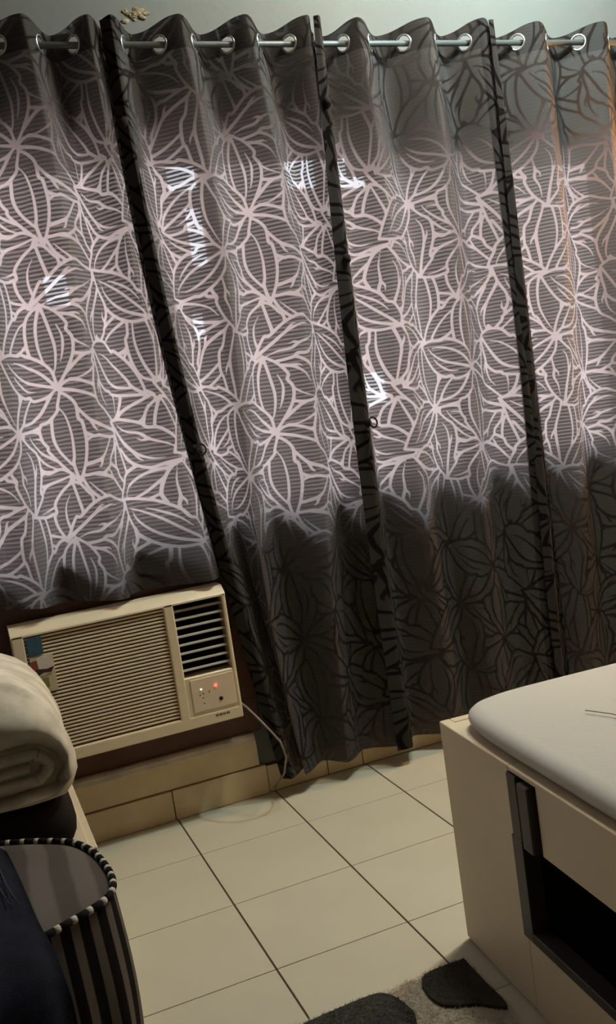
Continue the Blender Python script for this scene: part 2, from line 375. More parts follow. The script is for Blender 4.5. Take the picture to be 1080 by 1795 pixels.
def draw_leaf(cx, cy, ang, L, Wd, r):
    side = r.choice((-1, 1)); bend = r.choice((-1, 1))*r.uniform(.1, .62)
    poly, cs = leaf_curves(L, Wd, side, bend, r)
    ca, sa = math.cos(ang), math.sin(ang); R = np.array([[ca, sa], [-sa, ca]])
    tr = lambda p: p @ R + np.array([cx, cy])
    poly = tr(poly); lo = poly.min(0)-.02; hi = poly.max(0)+.02
    ix = np.arange(int(lo[0]/RES)-1, int(hi[0]/RES)+2); iy = np.arange(int(lo[1]/RES)-1, int(hi[1]/RES)+2)
    gx_, gy_ = np.meshgrid(ix*RES, iy*RES); P = np.stack([gx_.ravel(), gy_.ravel()], 1)
    ins = np.zeros(len(P), bool); j = len(poly)-1
    for i in range(len(poly)):
        a, c = poly[i], poly[j]; j = i
        if a[1] == c[1]: continue
        ins ^= ((a[1] > P[:, 1]) != (c[1] > P[:, 1])) & (P[:, 0] < (c[0]-a[0])*(P[:, 1]-a[1])/(c[1]-a[1])+a[0])
    d = np.full(len(P), 0.03)
    for pl, hw in cs:
        q = tr(pl)
        for i in range(len(q)-1):
            A, D = q[i], q[i+1]-q[i]; l2 = max(D @ D, 1e-12)
            s = np.clip(((P-A) @ D)/l2, 0, 1); dd = np.hypot(*(P-A-s[:, None]*D).T) - (hw[i]+(hw[i+1]-hw[i])*s)
            d = np.minimum(d, dd)
    IX, IY = np.meshgrid(ix % nx, iy % ny); IX, IY = IX.ravel(), IY.ravel()
    cur = field[IY, IX]; cur = np.where(ins, 0.03, cur); field[IY, IX] = np.minimum(cur, d)
rp_ = random.Random(21)
leaves = []
NC, NR = 4, 3
LA = PH/NR                                   # triangular lattice: every edge carries one leaf
jit = {(c, k): (rp_.uniform(-.022, .022), rp_.uniform(-.03, .03)) for c in range(NC) for k in range(NR)}
def node(c, k):
    j = jit[(c % NC, k % NR)]; return Vector((c*PW/NC+j[0], (k+0.5*(c % 2))*LA+j[1]))
for c in range(NC):
    for k in range(NR):
        p = node(c, k); up = node(c, k+1); o_ = c % 2
        for q_, wk in ((up, .27), (node(c+1, k+o_), .24), (node(c+1, k-1+o_), .24)):
            d_ = q_-p if rp_.random() < .3 else None
            a_, b_ = (p, q_) if d_ else (q_, p)
            v_ = b_-a_; L_ = v_.length*rp_.uniform(.94, 1.06)
            sh = rp_.uniform(-.13, .13); leaves.append((a_.x+v_.x*sh+rp_.uniform(-.008, .008), a_.y+v_.y*sh+rp_.uniform(-.008, .008), math.atan2(v_.y, v_.x)+rp_.uniform(-.14, .14), L_*1.08, wk*LA*1.12*rp_.uniform(.92, 1.1)))
rp_.shuffle(leaves)
for lf in leaves: draw_leaf(*lf, rp_)
def sample(u, v):
    fx = (u/RES) % nx; fy = (v/RES) % ny
    i0 = np.floor(fx).astype(int); j0 = np.floor(fy).astype(int); a = fx-i0; c = fy-j0
    i0 %= nx; j0 %= ny; i1 = (i0+1) % nx; j1 = (j0+1) % ny
    return (field[j0, i0]*(1-a)+field[j0, i1]*a)*(1-c) + (field[j1, i0]*(1-a)+field[j1, i1]*a)*c

# ------------------------------------------------------------------ curtains
ZK = np.array([2.24, 1.9, 1.55, 1.2, .85, .5, .12])
E1 = np.array([.622, .632, .647, .670, .709, .758, .805])
P1R = np.array([.412, .427, .432, .422, .407, .400, .400])
R22 = np.array([.846, .865, .865, .853, .841, .845, .873])
R23 = np.array([1.047, 1.075, 1.085, 1.080, 1.065, 1.046, 1.026])
E2 = np.array([1.243, 1.238, 1.233, 1.230, 1.228, 1.227, 1.227])
R31 = np.array([1.398, 1.413, 1.419, 1.418, 1.414, 1.413, 1.421])
R32 = np.array([1.631, 1.637, 1.636, 1.632, 1.627, 1.626, 1.633])
E3 = np.array([1.850, 1.852, 1.853, 1.852, 1.849, 1.845, 1.839])
R41 = np.array([2.043, 2.046, 2.039, 2.025, 2.009, 1.996, 1.992])
R42 = np.array([2.296, 2.283, 2.278, 2.278, 2.276, 2.274, 2.272])
one = np.ones(7)
STRIP = np.array([-.003, -.014, -.024, -.030, -.032, -.032, -.032])
YR, YV, YM = 2.718, 2.818, 2.772       # ridge, valley, rod line
ROD_Z = 2.262
def make_curtain(label, cols, ztop, zbot, off, hemL, hemR, seed, eyes):
    """cols: list of (X at the ZK heights, Y at rest)"""
    root = thing('curtain', label, 'curtain', (0, 0, 0), 0.0, 'leaf-patterned curtains on the rod')
    polys = [np.polyfit(ZK, c[0], 3) for c in cols]
    Yc = np.array([c[1] for c in cols])
    Xt = np.array([np.polyval(p, 2.24) for p in polys])
    seg = np.hypot(np.diff(Xt), np.diff(Yc)); U = np.concatenate([[0], np.cumsum(seg)])
    du, dv = 0.0035, 0.004
    nu = int(U[-1]/du)+1; us = np.linspace(0, U[-1], nu); nv = int((ztop-zbot(0.0))/dv)+1
    idx = np.clip(np.searchsorted(U, us, side='right')-1, 0, len(seg)-1); tt = (us-U[idx])/seg[idx]
    ts = tt*tt*(3-2*tt); ts = 0.72*ts+0.28*tt
    xmid_top = Xt[idx]+(Xt[idx+1]-Xt[idx])*tt
    zt = ztop + 0.014*np.cos((Yc[idx]+(Yc[idx+1]-Yc[idx])*ts-YR)/(YV-YR)*math.pi)*0.6
    zb = np.array([zbot(x) for x in xmid_top])
    vv = np.linspace(0, 1, nv)[:, None]
    Z = zt[None, :]*(1-vv)+zb[None, :]*vv
    XC = np.stack([np.polyval(p, Z) for p in polys], 0)         # cols x nv x nu
    ar = np.arange(nu)
    X0 = np.take_along_axis(XC, np.broadcast_to(idx, (1, nv, nu)), 0)[0]; X1 = np.take_along_axis(XC, np.broadcast_to(idx+1, (1, nv, nu)), 0)[0]
    X = X0+(X1-X0)*tt[None, :]
    amp = 1.0-0.30*np.clip((2.1-Z)/1.9, 0, 1)
    Y = YM + ((Yc[idx]+(Yc[idx+1]-Yc[idx])*ts)[None, :]-YM)*amp
    # slow wrinkles, stronger towards the hem
    r = np.random.default_rng(seed); wob = np.zeros_like(Z)
    for _ in range(9):
        ku, kv, p = r.uniform(8, 42), r.uniform(1.5, 7), r.uniform(0, 6.3); wob += np.sin(ku*us[None, :]+kv*Z+p)/9
    fade = 0.25+0.75*np.clip((1.9-Z)/1.7, 0, 1)
    Y = Y+wob*0.022*fade; X = X+np.roll(wob, nu//3, 1)*0.006*fade
    uu = np.broadcast_to(us[None, :], Z.shape); drop = ztop-Z
    leaf = sample(uu+off[0], -(drop)+off[1])
    h = np.maximum(np.clip((hemL+.003-uu)/.006, 0, 1), np.clip((uu-(us[-1]-hemR)+.003)/.006, 0, 1))
    h = np.maximum(h, 0.75*np.clip((0.084-drop)/.004, 0, 1))
    keep = np.ones((nv-1, nu-1), bool)
    RH = 0.0215; eyepos = []
    for (ci, f) in eyes:
        ue = U[ci]+seg[ci]*f; d2 = (uu-ue)**2+(Z-ROD_Z)**2; k = d2[:-1, :-1] < RH**2; keep &= ~k
        i = int(np.argmin(abs(us-ue))); jv = int(np.argmin(abs(Z[:, i]-ROD_Z)))
        tvec = Vector((X[jv, min(i+3, nu-1)]-X[jv, max(i-3, 0)], Y[jv, min(i+3, nu-1)]-Y[jv, max(i-3, 0)], 0)).normalized()
        eyepos.append((Vector((X[jv, i], Y[jv, i], ROD_Z)), tvec.cross(Vector((0, 0, 1)))))
    vid = np.arange(nv*nu).reshape(nv, nu)
    q = np.stack([vid[:-1, :-1], vid[1:, :-1], vid[1:, 1:], vid[:-1, 1:]], -1)[keep]
    me = bpy.data.meshes.new('fabric'); nf = len(q)
    me.vertices.add(nv*nu); me.vertices.foreach_set('co', np.stack([X, Y, Z], -1).astype(np.float32).ravel())
    me.loops.add(nf*4); me.loops.foreach_set('vertex_index', q.astype(np.int32).ravel())
    me.polygons.add(nf); me.polygons.foreach_set('loop_start', (np.arange(nf)*4).astype(np.int32))
    me.polygons.foreach_set('use_smooth', np.ones(nf, bool))
    for nm, arr in (('leaf', leaf), ('hem', h), ('drop', drop)):
        at = me.attributes.new(nm, 'FLOAT', 'POINT'); at.data.foreach_set('value', np.ascontiguousarray(arr, dtype=np.float32).ravel())
    me.update(calc_edges=True); me.materials.append(M['fabric'])
    o = bpy.data.objects.new('fabric', me); COL.objects.link(o); o.parent = root
    for c, n in eyepos:
        obj('eyelet', add_torus(B(), c, n, 0.0242, 0.0022, 24, 8, 1.5), M['steel'], root, True)
    return root
def C(a, d, y): return (a+d*one if np.ndim(a) else a*one+d, y)
z1 = lambda x: (0.752-0.095*(x-.08)) if x < .45 else 0.722
cA = make_curtain('leftmost dark leaf-patterned curtain ending just above the air conditioner',
    [C(-.16, 0, YV), C(-.02, 0, YR), C(.06, 0, YV), C(.19, 0, YR), C(.27, 0, YV), C(P1R, 0, YR), C(P1R, .084, YV), C(E1, -.042, YR), C(E1, .020, 2.805)],
    2.315, z1, (.05, .11), .02, .050, 1, [(0, .5), (1, .5), (2, .5), (3, .5), (4, .5), (5, .5), (6, .5)])
cB = make_curtain('dark leaf-patterned curtain falling to the floor beside the air conditioner',
    [C(E1, -.004, 2.752), C(E1, .022, YR+.004), C(E1, .098, YV), C(R22, 0, YR), C(R22, .086, YV), C(R23, 0, YR), C(R23, .086, YV), C(E2, -.014, YR), C(E2, .040, 2.81)],
    2.317, lambda x: .062, (.23, .33), .056, .034, 2, [(1, .5), (2, .5), (3, .5), (4, .5), (5, .5), (6, .5)])
cC = make_curtain('dark leaf-patterned curtain third from left, behind the bed corner',
    [(E2+STRIP, 2.712), C(E2, .014, 2.706), C(E2, .075, YV), C(R31, 0, YR), C(R31, .108, YV), C(R32, 0, YR), C(R32, .108, YV), C(E3, -.016, YR), C(E3, .088, 2.815)],
    2.311, lambda x: .056, (.12, .21), .052, .165, 3, [(2, .5), (3, .5), (4, .5), (5, .5), (6, .5)])
cD = make_curtain('rightmost leaf-patterned curtain with a warm glow on its folds',
    [(E3+.5*STRIP, 2.712), C(E3, .012, 2.706), C(E3, .078, YV), C(R41, 0, YR), C(R41, .125, YV), C(R42, 0, YR), C(R42, .115, YV), C(2.50, 0, YR), C(2.535, 0, 2.79)],
    2.302, lambda x: .056, (.31, .02), .030, .03, 4, [(2, .5), (3, .5), (4, .5), (5, .5), (6, .5)])
def loop(parent, x, y, z, ring=True):
    b = blob((x, y, z), (.012, .010, .015), int(x*1000), .5, 2)
    if ring: add_torus(b, (x+.014, y-.008, z), (.35, -1, .2), .016, .0028, 18, 6)
    obj('tie_loop', b, M['loop'], parent, True)
def e_at(E, z): return float(np.polyval(np.polyfit(ZK, E, 3), z))
for z, rg in ((2.03, False), (1.11, True)): loop(cB, e_at(E1, z)+.005, 2.702, z, rg)
for z, rg in ((2.07, False), (1.61, False), (1.11, True)): loop(cC, e_at(E2, z)+.012, 2.706, z, rg)

# rod
t = thing('curtain_rod', 'dark metal curtain rod running through the curtain eyelets', 'rod', (0, YM, ROD_Z))
b = B(); add_tube(b, [(-.45, 0, 0), (2.56, 0, 0)], .0092, 14); obj('pole', b, M['rod'], t, True)
for x in (-.45, 2.56):
    b = B(); bmesh.ops.create_uvsphere(b, u_segments=14, v_segments=8, radius=.026); bmesh.ops.translate(b, verts=b.verts[:], vec=(x, 0, 0)); obj('finial', b, M['rod'], t, True)
for x in (-.36, 2.545):
    b = box((x-.015, .058, -.03), (x+.015, WY-YM, .03), .003); add_box(b, (x-.006, .010, -.006), (x+.006, .06, .006)); obj('bracket', b, M['rod'], t)

# ------------------------------------------------------------------ brown board round the air conditioner
t = thing('wooden_surround', 'reddish brown wooden board around the air conditioner', 'board', (0, 0, 0))
for lo, hi in [((-.55, 2.822, .209), (.785, 2.8395, .318)), ((-.55, 2.822, .682), (.785, 2.8395, .853)), ((-.55, 2.822, .318), (.113, 2.8395, .682)), ((.694, 2.822, .318), (.785, 2.8395, .682))]:
    obj('board', box(lo, hi, .0015), M['brown'], t)

# ------------------------------------------------------------------ window air conditioner
X0, X1, Z0, Z1, YF = .094, .712, .298, .701, 2.722
ac = thing('air_conditioner', 'cream window air conditioner with slatted grille and red lamp', 'air conditioner', (0, 0, 0))
obj('casing', box((AX0+.004, 2.79, AZ0+.004), (AX1-.004, 3.25, AZ1-.004), .004), M['acbrown'], ac)
b = B()
prism_x(b, [(2.808, Z1), (YF+.030, Z1), (YF+.004, Z1-.018), (YF, Z1-.023), (YF, Z1-.028), (2.808, Z1-.028)], X0, X1); add_box(b, (X0, YF, Z0), (X1, 2.808, Z0+.036), .004, 2)
add_box(b, (X0, YF, Z0+.03), (X0+.034, 2.808, Z1-.02), .004, 2); add_box(b, (X1-.012, YF, Z0+.03), (X1, 2.808, Z1-.02), .004, 2)
add_box(b, (.523, YF, Z0+.03), (.553, 2.80, Z1-.02), .004, 2); add_box(b, (.55, YF+.002, Z0+.03), (X1-.005, 2.80, .452), .003)
add_box(b, (X0+.01, 2.79, Z0+.01), (X1-.01, 2.806, Z1-.01))
obj('front_frame', b, M['acwhite'], ac)
obj('filter_screen', box((X0+.03, 2.742, Z0+.03), (.526, 2.75, Z1-.02)), M['acbrown'], ac)
obj('outlet_cavity', box((.551, 2.776, .45), (X1-.011, 2.786, Z1-.026)), M['acdark'], ac)
NS = 32; p0, p1 = Z0+.040, Z1-.031; pitch = (p1-p0)/NS
sl = box((0, 0, 0), (.523-.128, .012, pitch*.56), .0012); first = None
for k in range(NS):
    loc = (.128, YF+.006, p0+pitch*(k+.22))
    if first is None: first = obj('slat', sl, M['acslat'], ac, loc=loc)
    else: copy_to(first, loc, ac)
NL = 8; q0, q1 = .462, Z1-.034; pl = (q1-q0)/NL; first = None
b = B(); prism_x(b, [(.000, .000), (.001, .004), (.005, .006), (.030, -.004), (.030, -.008), (.004, -.001)], 0, X1-.012-.553)
for k in range(NL):
    loc = (.553, YF+.008, q0+pl*(k+.35))
    if first is None: first = obj('louver', b, M['louver'], ac, loc=loc)
    else: copy_to(first, loc, ac)
pn = obj('control_panel', box((.566, YF-.0008, .345), (.698, YF+.004, .443), .0008), M['acslat'], ac)
def disc(c, r, d=.003, n=14): return add_tube(B(), [(c[0], c[1]+d, c[2]), (c[0], c[1], c[2])], r, n)
b = disc((.640, YF-.0030, .413), .0042); obj('red_lamp', b, M['led_red'], pn)['label'] = 'glowing red lamp'
b = disc((.595, YF-.0030, .411), .0026); obj('green_lamp', b, M['led_green'], pn)['label'] = 'small pale green lamp'
obj('sensor_window', disc((.651, YF-.0022, .370), .0062), M['black'], pn)
for x, z in ((.590, .394), (.600, .397), (.598, .384), (.599, .367), (.619, .399)):
    obj('button_mark', disc((x, YF-.0014, z), .0022, .001, 8), M['print'], pn)
b = B()
for k in range(8):
    w_ = (.0036, .0028, .0042, .003, .0036, .0024, .004, .0032)[k]; x = .628+k*.0056
    add_box(b, (x, YF-.0006, .3185), (x+w_, YF+.001, .3255))
    if k % 2: add_box(b, (x-.001, YF-.0006, .3212), (x, YF+.001, .323))
obj('brand_mark', b, M['print'], ac)
obj('blue_sticker', box((.133, YF-.0005, .618), (.174, YF+.005, .668), .0005), M['blue'], ac)
stk = obj('energy_label', box((.134, YF+.001, .510), (.197, YF+.0045, .612), .0005), M['stk'], ac)
arc = [(.134, .572)] + [(.166+.031*math.cos(a), .578+.033*math.sin(a)) for a in np.linspace(math.pi*.98, .0, 9)] + [(.190, .562), (.150, .556)]
def yplate(poly, y0, y1):
    bm = B(); a = [bm.verts.new((x, y0, z)) for x, z in poly]; c = [bm.verts.new((x, y1, z)) for x, z in poly]; n = len(poly)
    for i in range(n): bm.faces.new((a[i], a[(i+1) % n], c[(i+1) % n], c[i]))
    bm.faces.new(a[::-1]); bm.faces.new(c); bmesh.ops.recalc_face_normals(bm, faces=bm.faces[:]); return bm
obj('white_arc', yplate(arc, YF-.0005, YF+.002), M['stk_white'], stk)
obj('red_block', yplate([(.135, .600), (.152, .604), (.154, .576), (.137, .570)], YF-.0012, YF+.001), M['stk_red'], stk)
obj('dark_band', yplate([(.137, .572), (.150, .578), (.176, .574), (.196, .578), (.186, .563), (.165, .566), (.150, .558)], YF-.0014, YF+.001), M['stk_dark'], stk)
obj('olive_block', yplate([(.148, .548), (.176, .551), (.176, .522), (.152, .519)], YF-.0006, YF+.002), M['stk_olive'], stk)
b = B(); add_tube(b, [(.7125, 2.76, .335), (.722, 2.715, .325), (.738, 2.668, .300), (.762, 2.640, .262), (.785, 2.632, .225), (.80, 2.645, .17), (.803, 2.70, .10), (.79, 2.78, .03)], .0035, 8)
tag(obj('power_cord', b, M['cord'], None, True), 'thin pale power cord dropping beside the air conditioner', 'cord')

# ------------------------------------------------------------------ bed
AN = math.atan2(-.06774, .9977)
bed = thing('bed', 'cream laminate storage bed with a dark open side compartment', 'bed', (.882, 1.771, 0), AN)
TH, PZ, BL, BW = .024, .494, 2.0, 1.5
OY0, OZ0, OZ1 = -.292, .165, .484
b = B()
add_box(b, (0, OY0, .006), (TH, 0, PZ), .0015); add_box(b, (0, -BL, .006), (TH, OY0, OZ0), .0015)
add_box(b, (0, -BL, OZ1), (TH, OY0, PZ), .0012); add_box(b, (0, -BL, OZ0), (TH, -1.75, OZ1), .0012)
obj('side_panel', b, M['bed'], bed)
obj('end_panel', box((TH, -TH, .006), (BW, 0, PZ), .0015), M['bed'], bed)
obj('side_panel', box((BW-TH, -BL, .006), (BW, -TH, PZ), .0015), M['bed'], bed)
obj('end_panel', box((TH, -BL, .006), (BW-TH, -BL+TH, PZ), .0015), M['bed'], bed)
obj('slat_deck', box((TH, -BL+TH, .46), (BW-TH, -TH, .492)), M['bed'], bed)
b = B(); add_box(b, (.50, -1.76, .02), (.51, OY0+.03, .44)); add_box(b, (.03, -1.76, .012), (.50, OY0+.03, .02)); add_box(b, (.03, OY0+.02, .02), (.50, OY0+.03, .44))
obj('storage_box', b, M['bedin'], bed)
b = B()
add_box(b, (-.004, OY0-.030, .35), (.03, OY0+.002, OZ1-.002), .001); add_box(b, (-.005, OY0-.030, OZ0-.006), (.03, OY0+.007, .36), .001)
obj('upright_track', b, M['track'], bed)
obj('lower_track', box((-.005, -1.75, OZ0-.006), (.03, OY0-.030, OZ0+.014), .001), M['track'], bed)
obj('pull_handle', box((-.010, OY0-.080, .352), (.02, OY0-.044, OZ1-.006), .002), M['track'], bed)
obj('sliding_door', box((.004, -1.75, .352), (.018, OY0-.088, OZ1-.001), .001), M['bed'], bed)
# mattress: a soft rounded slab
def soft_slab(x0, x1, y0, y1, z0, z1, rad, rc, nu=40, nv=40, crown=0.0, seed=0, wr=0.0):
    """rounded cushion: rounded plan corners (rc) and a soft rim (rad)"""
    bm = B(); cx, cy = (x0+x1)/2, (y0+y1)/2; hx, hy = (x1-x0)/2, (y1-y0)/2; rr = random.Random(seed)
    ks = [(rr.uniform(6, 25), rr.uniform(6, 25), rr.uniform(0, 6)) for _ in range(7)]
    n = 64; ring = []
    for i in range(n):
        th = 2*math.pi*(i+.5)/n; e = 0.12*rc/min(hx, hy)*4+.10
        c, s = math.cos(th), math.sin(th)
        ring.append((math.copysign(abs(c)**e, c), math.copysign(abs(s)**e, s)))
    H = z1-z0; layers = []
    m_ = 8
    for k in range(m_+1):                       # bottom rim to top rim
        a = -math.pi/2+math.pi*k/m_; ins = rad*(1-math.cos(a)); z = z0+H/2+(H/2)*math.sin(a); layers.append((ins, z, 0))
    for f in (.85, .65, .45, .25, .08): layers.append((None, z1, f))
    rows = []
    for ins, z, f in layers:
        row = []
        for px, py in ring:
            if ins is not None: x, y = cx+px*(hx-ins), cy+py*(hy-ins); zz = z
            else: x, y = cx+px*(hx-rad)*f, cy+py*(hy-rad)*f; zz = z1+crown*(1-f*f)
            w_ = sum(math.sin(a*x+b_*y+p) for a, b_, p in ks)/7*wr
            row.append(bm.verts.new((x, y, zz+(w_ if z > z0+H*.3 else 0))))
        rows.append(row)
    for A, Bq in zip(rows, rows[1:]):
        for i in range(n): bm.faces.new((A[i], A[(i+1) % n], Bq[(i+1) % n], Bq[i]))
    bm.faces.new(rows[-1]); bm.faces.new(rows[0][::-1]); bmesh.ops.recalc_face_normals(bm, faces=bm.faces[:])
    return bm
mat = thing('mattress', 'mattress under a smooth white fitted sheet on the bed', 'mattress', (.882, 1.771, .4945), AN)
obj('fitted_sheet', soft_slab(.011, 1.485, -1.97, -.022, .0, .046, .030, .035, crown=.012, seed=2, wr=.003), M['sheet'], mat, True)
b = B(); add_tube(b, [(.185, -.275, .0555), (.21, -.325, .0565), (.215, -.365, .057), (.245, -.43, .0575)], .0014, 6); obj('sheet_line', b, M['ledge'], mat, True)  # thin grey line lying across the sheet

# ------------------------------------------------------------------ divan, cushion, quilt, striped seat at the left
dv = thing('divan_base', 'low cream laminate base along the left with a raised end', 'divan', (0, 0, 0))
obj('plinth', box((-.9, .7, 0), (.172, 2.055, .062), .002), M['bed'], dv)
b = box((-.9, 2.06, 0), (.171, 2.52, .318), .002); add_box(b, (-.9, 2.055, .318), (.155, 2.52, .330), .003)
obj('end_box', b, M['bed'], dv)
cu_ = thing('floor_cushion', 'dark brown flat cushion squeezed under the rolled quilt', 'cushion', (0, 0, .33))
obj('cushion_cover', soft_slab(-.85, .142, 2.03, 2.50, 0, .115, .035, .03, crown=.0, seed=5, wr=.006), M['darkcush'], cu_, True)

def extrude_loop(prof, y0, y1, ny=22, seed=0, amp=.006, pinch=.02, lean=0.0, bulge=0.0):
    """closed (x,z) outline pushed along y, ends softened, with slow wrinkles"""
    bm = B(); rr = random.Random(seed); ks = [(rr.uniform(10, 40), rr.uniform(5, 25), rr.uniform(10, 40), rr.uniform(0, 6)) for _ in range(8)]
    n = len(prof); cxx = sum(p[0] for p in prof)/n; czz = sum(p[1] for p in prof)/n; rows = []
    nrm = []
    for i in range(n):
        a, c = prof[i-1], prof[(i+1) % n]; d = Vector((c[1]-a[1], -(c[0]-a[0]))); d.normalize(); nrm.append(d)
    area = sum(prof[i][0]*prof[(i+1) % n][1]-prof[(i+1) % n][0]*prof[i][1] for i in range(n)); sg = 1 if area > 0 else -1
    for j in range(ny+1):
        f = j/ny; y = y0+(y1-y0)*f; e = min(f, 1-f)*ny; sh = pinch*max(0, 1-e/1.5)**2; row = []
        for i, (x, z) in enumerate(prof):
            d = sum(math.sin(a*x+b_*y+c*z+p) for a, b_, c, p in ks)/8*amp - sh
            yb_ = lean*min(1, max(0, (z-.13)/.13))**2*(1-f)**2          # the upper lobe rolls back from the front end
            row.append(bm.verts.new((x+nrm[i].x*d*sg, y+yb_, z+nrm[i].y*d*sg)))
        rows.append(row)
    for A, Bq in zip(rows, rows[1:]):
        for i in range(n): bm.faces.new((A[i], A[(i+1) % n], Bq[(i+1) % n], Bq[i]))
    for row, sgn in ((rows[0], -1), (rows[-1], 1)):            # end faces, puffed out a little, from one side of the outline to the other
        grid = []; K = 7
        for i in range(n//2):
            p, c = row[i].co.copy(), row[n-1-i].co.copy(); th_ = (c-p).length
            grid.append([bm.verts.new(p.lerp(c, k/K) + Vector((0, sgn*min(.05, bulge*th_)*math.sin(math.pi*k/K)**.8, 0))) for k in range(K+1)])
        for A, Bq in zip(grid, grid[1:]):
            for k in range(K): bm.faces.new((A[k], A[k+1], Bq[k+1], Bq[k]))
    bmesh.ops.remove_doubles(bm, verts=bm.verts[:], dist=1e-5)
    bmesh.ops.recalc_face_normals(bm, faces=bm.faces[:])
    return bm
def resample(P, k):
    P = np.array([tuple(p) for p in P]); d = np.concatenate([[0], np.cumsum(np.hypot(*np.diff(P, axis=0).T))]); s_ = np.linspace(0, d[-1], k)
    return [(float(np.interp(q_, d, P[:, 0])), float(np.interp(q_, d, P[:, 1]))) for q_ in s_]
def smooth_path(pts, k=6):
    out = []; P = [Vector(p) for p in pts]
    for i in range(len(P)-1):
        a, b_, c, d = P[max(i-1, 0)], P[i], P[i+1], P[min(i+2, len(P)-1)]
        for s in range(k):
            t_ = s/k; out.append(0.5*((2*b_)+(-a+c)*t_+(2*a-5*b_+4*c-d)*t_**2+(-a+3*b_-3*c+d)*t_**3))
    out.append(P[-1]); return out
def ribbon(path, th):
    """thick folded layer: outline of a path with thickness th"""
    P = smooth_path(path); L_, R_ = [], []
    for i, p in enumerate(P):
        t_ = (P[min(i+1, len(P)-1)]-P[max(i-1, 0)]).normalized(); nn = Vector((-t_.y, t_.x)); L_.append(p+nn*th/2); R_.append(p-nn*th/2)
    return [tuple(p) for p in L_]+[tuple(p) for p in R_[::-1]]
q = thing('rolled_quilt', 'white folded quilt rolled up on the dark cushion', 'quilt', (0, 0, .445))
outer = [tuple(p) for p in smooth_path([(-.75, .004), (-.3, .0), (.09, .004), (.135, .018), (.157, .055), (.160, .10), (.148, .155), (.122, .205), (.085, .240), (.03, .262), (-.12, .268), (-.75, .262)])]
inner = [tuple(p) for p in smooth_path([(-.75, .128), (-.3, .130), (.04, .134), (.095, .122), (.124, .092), (.126, .066), (.100, .042), (.05, .037), (-.75, .035)])]
obj('outer_fold', extrude_loop(resample(outer, 60)+resample(inner, 60), 2.045, 2.46, 40, 3, .014, .006, .055, .42), M['quilt'], q, True)
obj('inner_fold', extrude_loop(ribbon([(-.75, .106), (-.2, .108), (.045, .112), (.083, .105), (.102, .083), (.085, .060), (.045, .054), (-.2, .053), (-.75, .051)], .028), 2.040, 2.45, 22, 4, .003, .004, 0, .4), M['quilt'], q, True)
obj('inner_fold', extrude_loop(ribbon([(-.75, .077), (-.2, .078), (.03, .0825), (.064, .083)], .026), 2.044, 2.45, 22, 6, .003, .004, 0, .4), M['quilt'], q, True)

fill = [tuple(p) for p in smooth_path([(-.75, .136), (-.3, .138), (.04, .141), (.098, .127), (.130, .092), (.132, .066), (.104, .034), (.05, .026), (-.75, .024)])]
obj('inner_fold', extrude_loop(resample(fill, 60), 2.055, 2.45, 20, 8, .003, .004), M['quilt'], q, True)

# striped seat: grey top, striped sides, piped edge
SX0, SX1, SY0, SY1, SZ0, SZ1, SR = -.75, .150, 1.555, 1.905, .064, .425, .075
st = thing('striped_ottoman', 'square seat with striped sides and black and white piped edge', 'ottoman', (0, 0, 0))
PLAN = [(-.75, 1.995), (-.20, 1.995), (-.10, 1.985), (0, 1.940), (.065, 1.897), (.112, 1.852), (.140, 1.781), (.152, 1.697), (.151, 1.637), (.139, 1.599), (.110, 1.572), (.038, 1.535), (-.05, 1.500), (-.20, 1.465), (-.75, 1.455)]
def plan(inset=0.0):
    P = smooth_path(PLAN, 5); out = []
    for i, p in enumerate(P):
        t_ = (P[min(i+1, len(P)-1)]-P[max(i-1, 0)]).normalized(); out.append((p.x+t_.y*inset, p.y-t_.x*inset))
    return out
def lengthen(pl, step=.012):
    out = []
    for a, c in zip(pl, pl[1:]):
        n = max(1, int(math.hypot(c[0]-a[0], c[1]-a[1])/step))
        for k in range(n): out.append((a[0]+(c[0]-a[0])*k/n, a[1]+(c[1]-a[1])*k/n))
    out.append(pl[-1]); return out
edge = lengthen(plan())
vs, fs, stv = [], [], []
acc = 0.0; nzl = 14
for i, (x, y) in enumerate(edge):
    if i: acc += math.hypot(x-edge[i-1][0], y-edge[i-1][1])
    for k in range(nzl):
        f = k/(nzl-1); z = SZ1-(SZ1-SZ0)*f
        nx_ = edge[min(i+1, len(edge)-1)]; px_ = edge[max(i-1, 0)]; tx, ty = nx_[0]-px_[0], nx_[1]-px_[1]; l_ = math.hypot(tx, ty) or 1
        d = .010*math.sin(f*math.pi)+.004*math.sin(acc*95+f*2)*f
        vs.append((x+(-ty/l_)*d*1, y+(tx/l_)*d*1, z)); stv.append(acc/.036+.2*math.sin(f*3)*f)
for i in range(len(edge)-1):
    for k in range(nzl-1): a = i*nzl+k; fs.append((a, a+nzl, a+nzl+1, a+1))
o = obj('striped_side', (vs, fs), M['stripe'], st, True)
at = o.data.attributes.new('stripe', 'FLOAT', 'POINT'); at.data.foreach_set('value', np.array(stv, dtype=np.float32))
inn = plan(.004); n = len(inn); vs = []; fs = []
cxm, cym = -.1, 1.73
for f, dz in ((1, -.004), (.93, .006), (.7, .010), (.35, .012), (.05, .012)):
    vs += [(cxm+(x-cxm)*f, cym+(y-cym)*f, SZ1+dz) for x, y in inn]
for k in range(4):
    for i in range(n): a = k*n+i; c = k*n+(i+1) % n; fs.append((a, c, c+n, a+n))
fs.append(tuple(range(4*n, 5*n)))
obj('seat_top', (vs, fs), M['greytop'], st, True)
accs = [0.0]
for a, c in zip(edge, edge[1:]): accs.append(accs[-1]+math.hypot(c[0]-a[0], c[1]-a[1]))
accs = np.array(accs); ex = np.array([e[0] for e in edge]); ey = np.array([e[1] for e in edge])
s0 = 0.45; k = 0
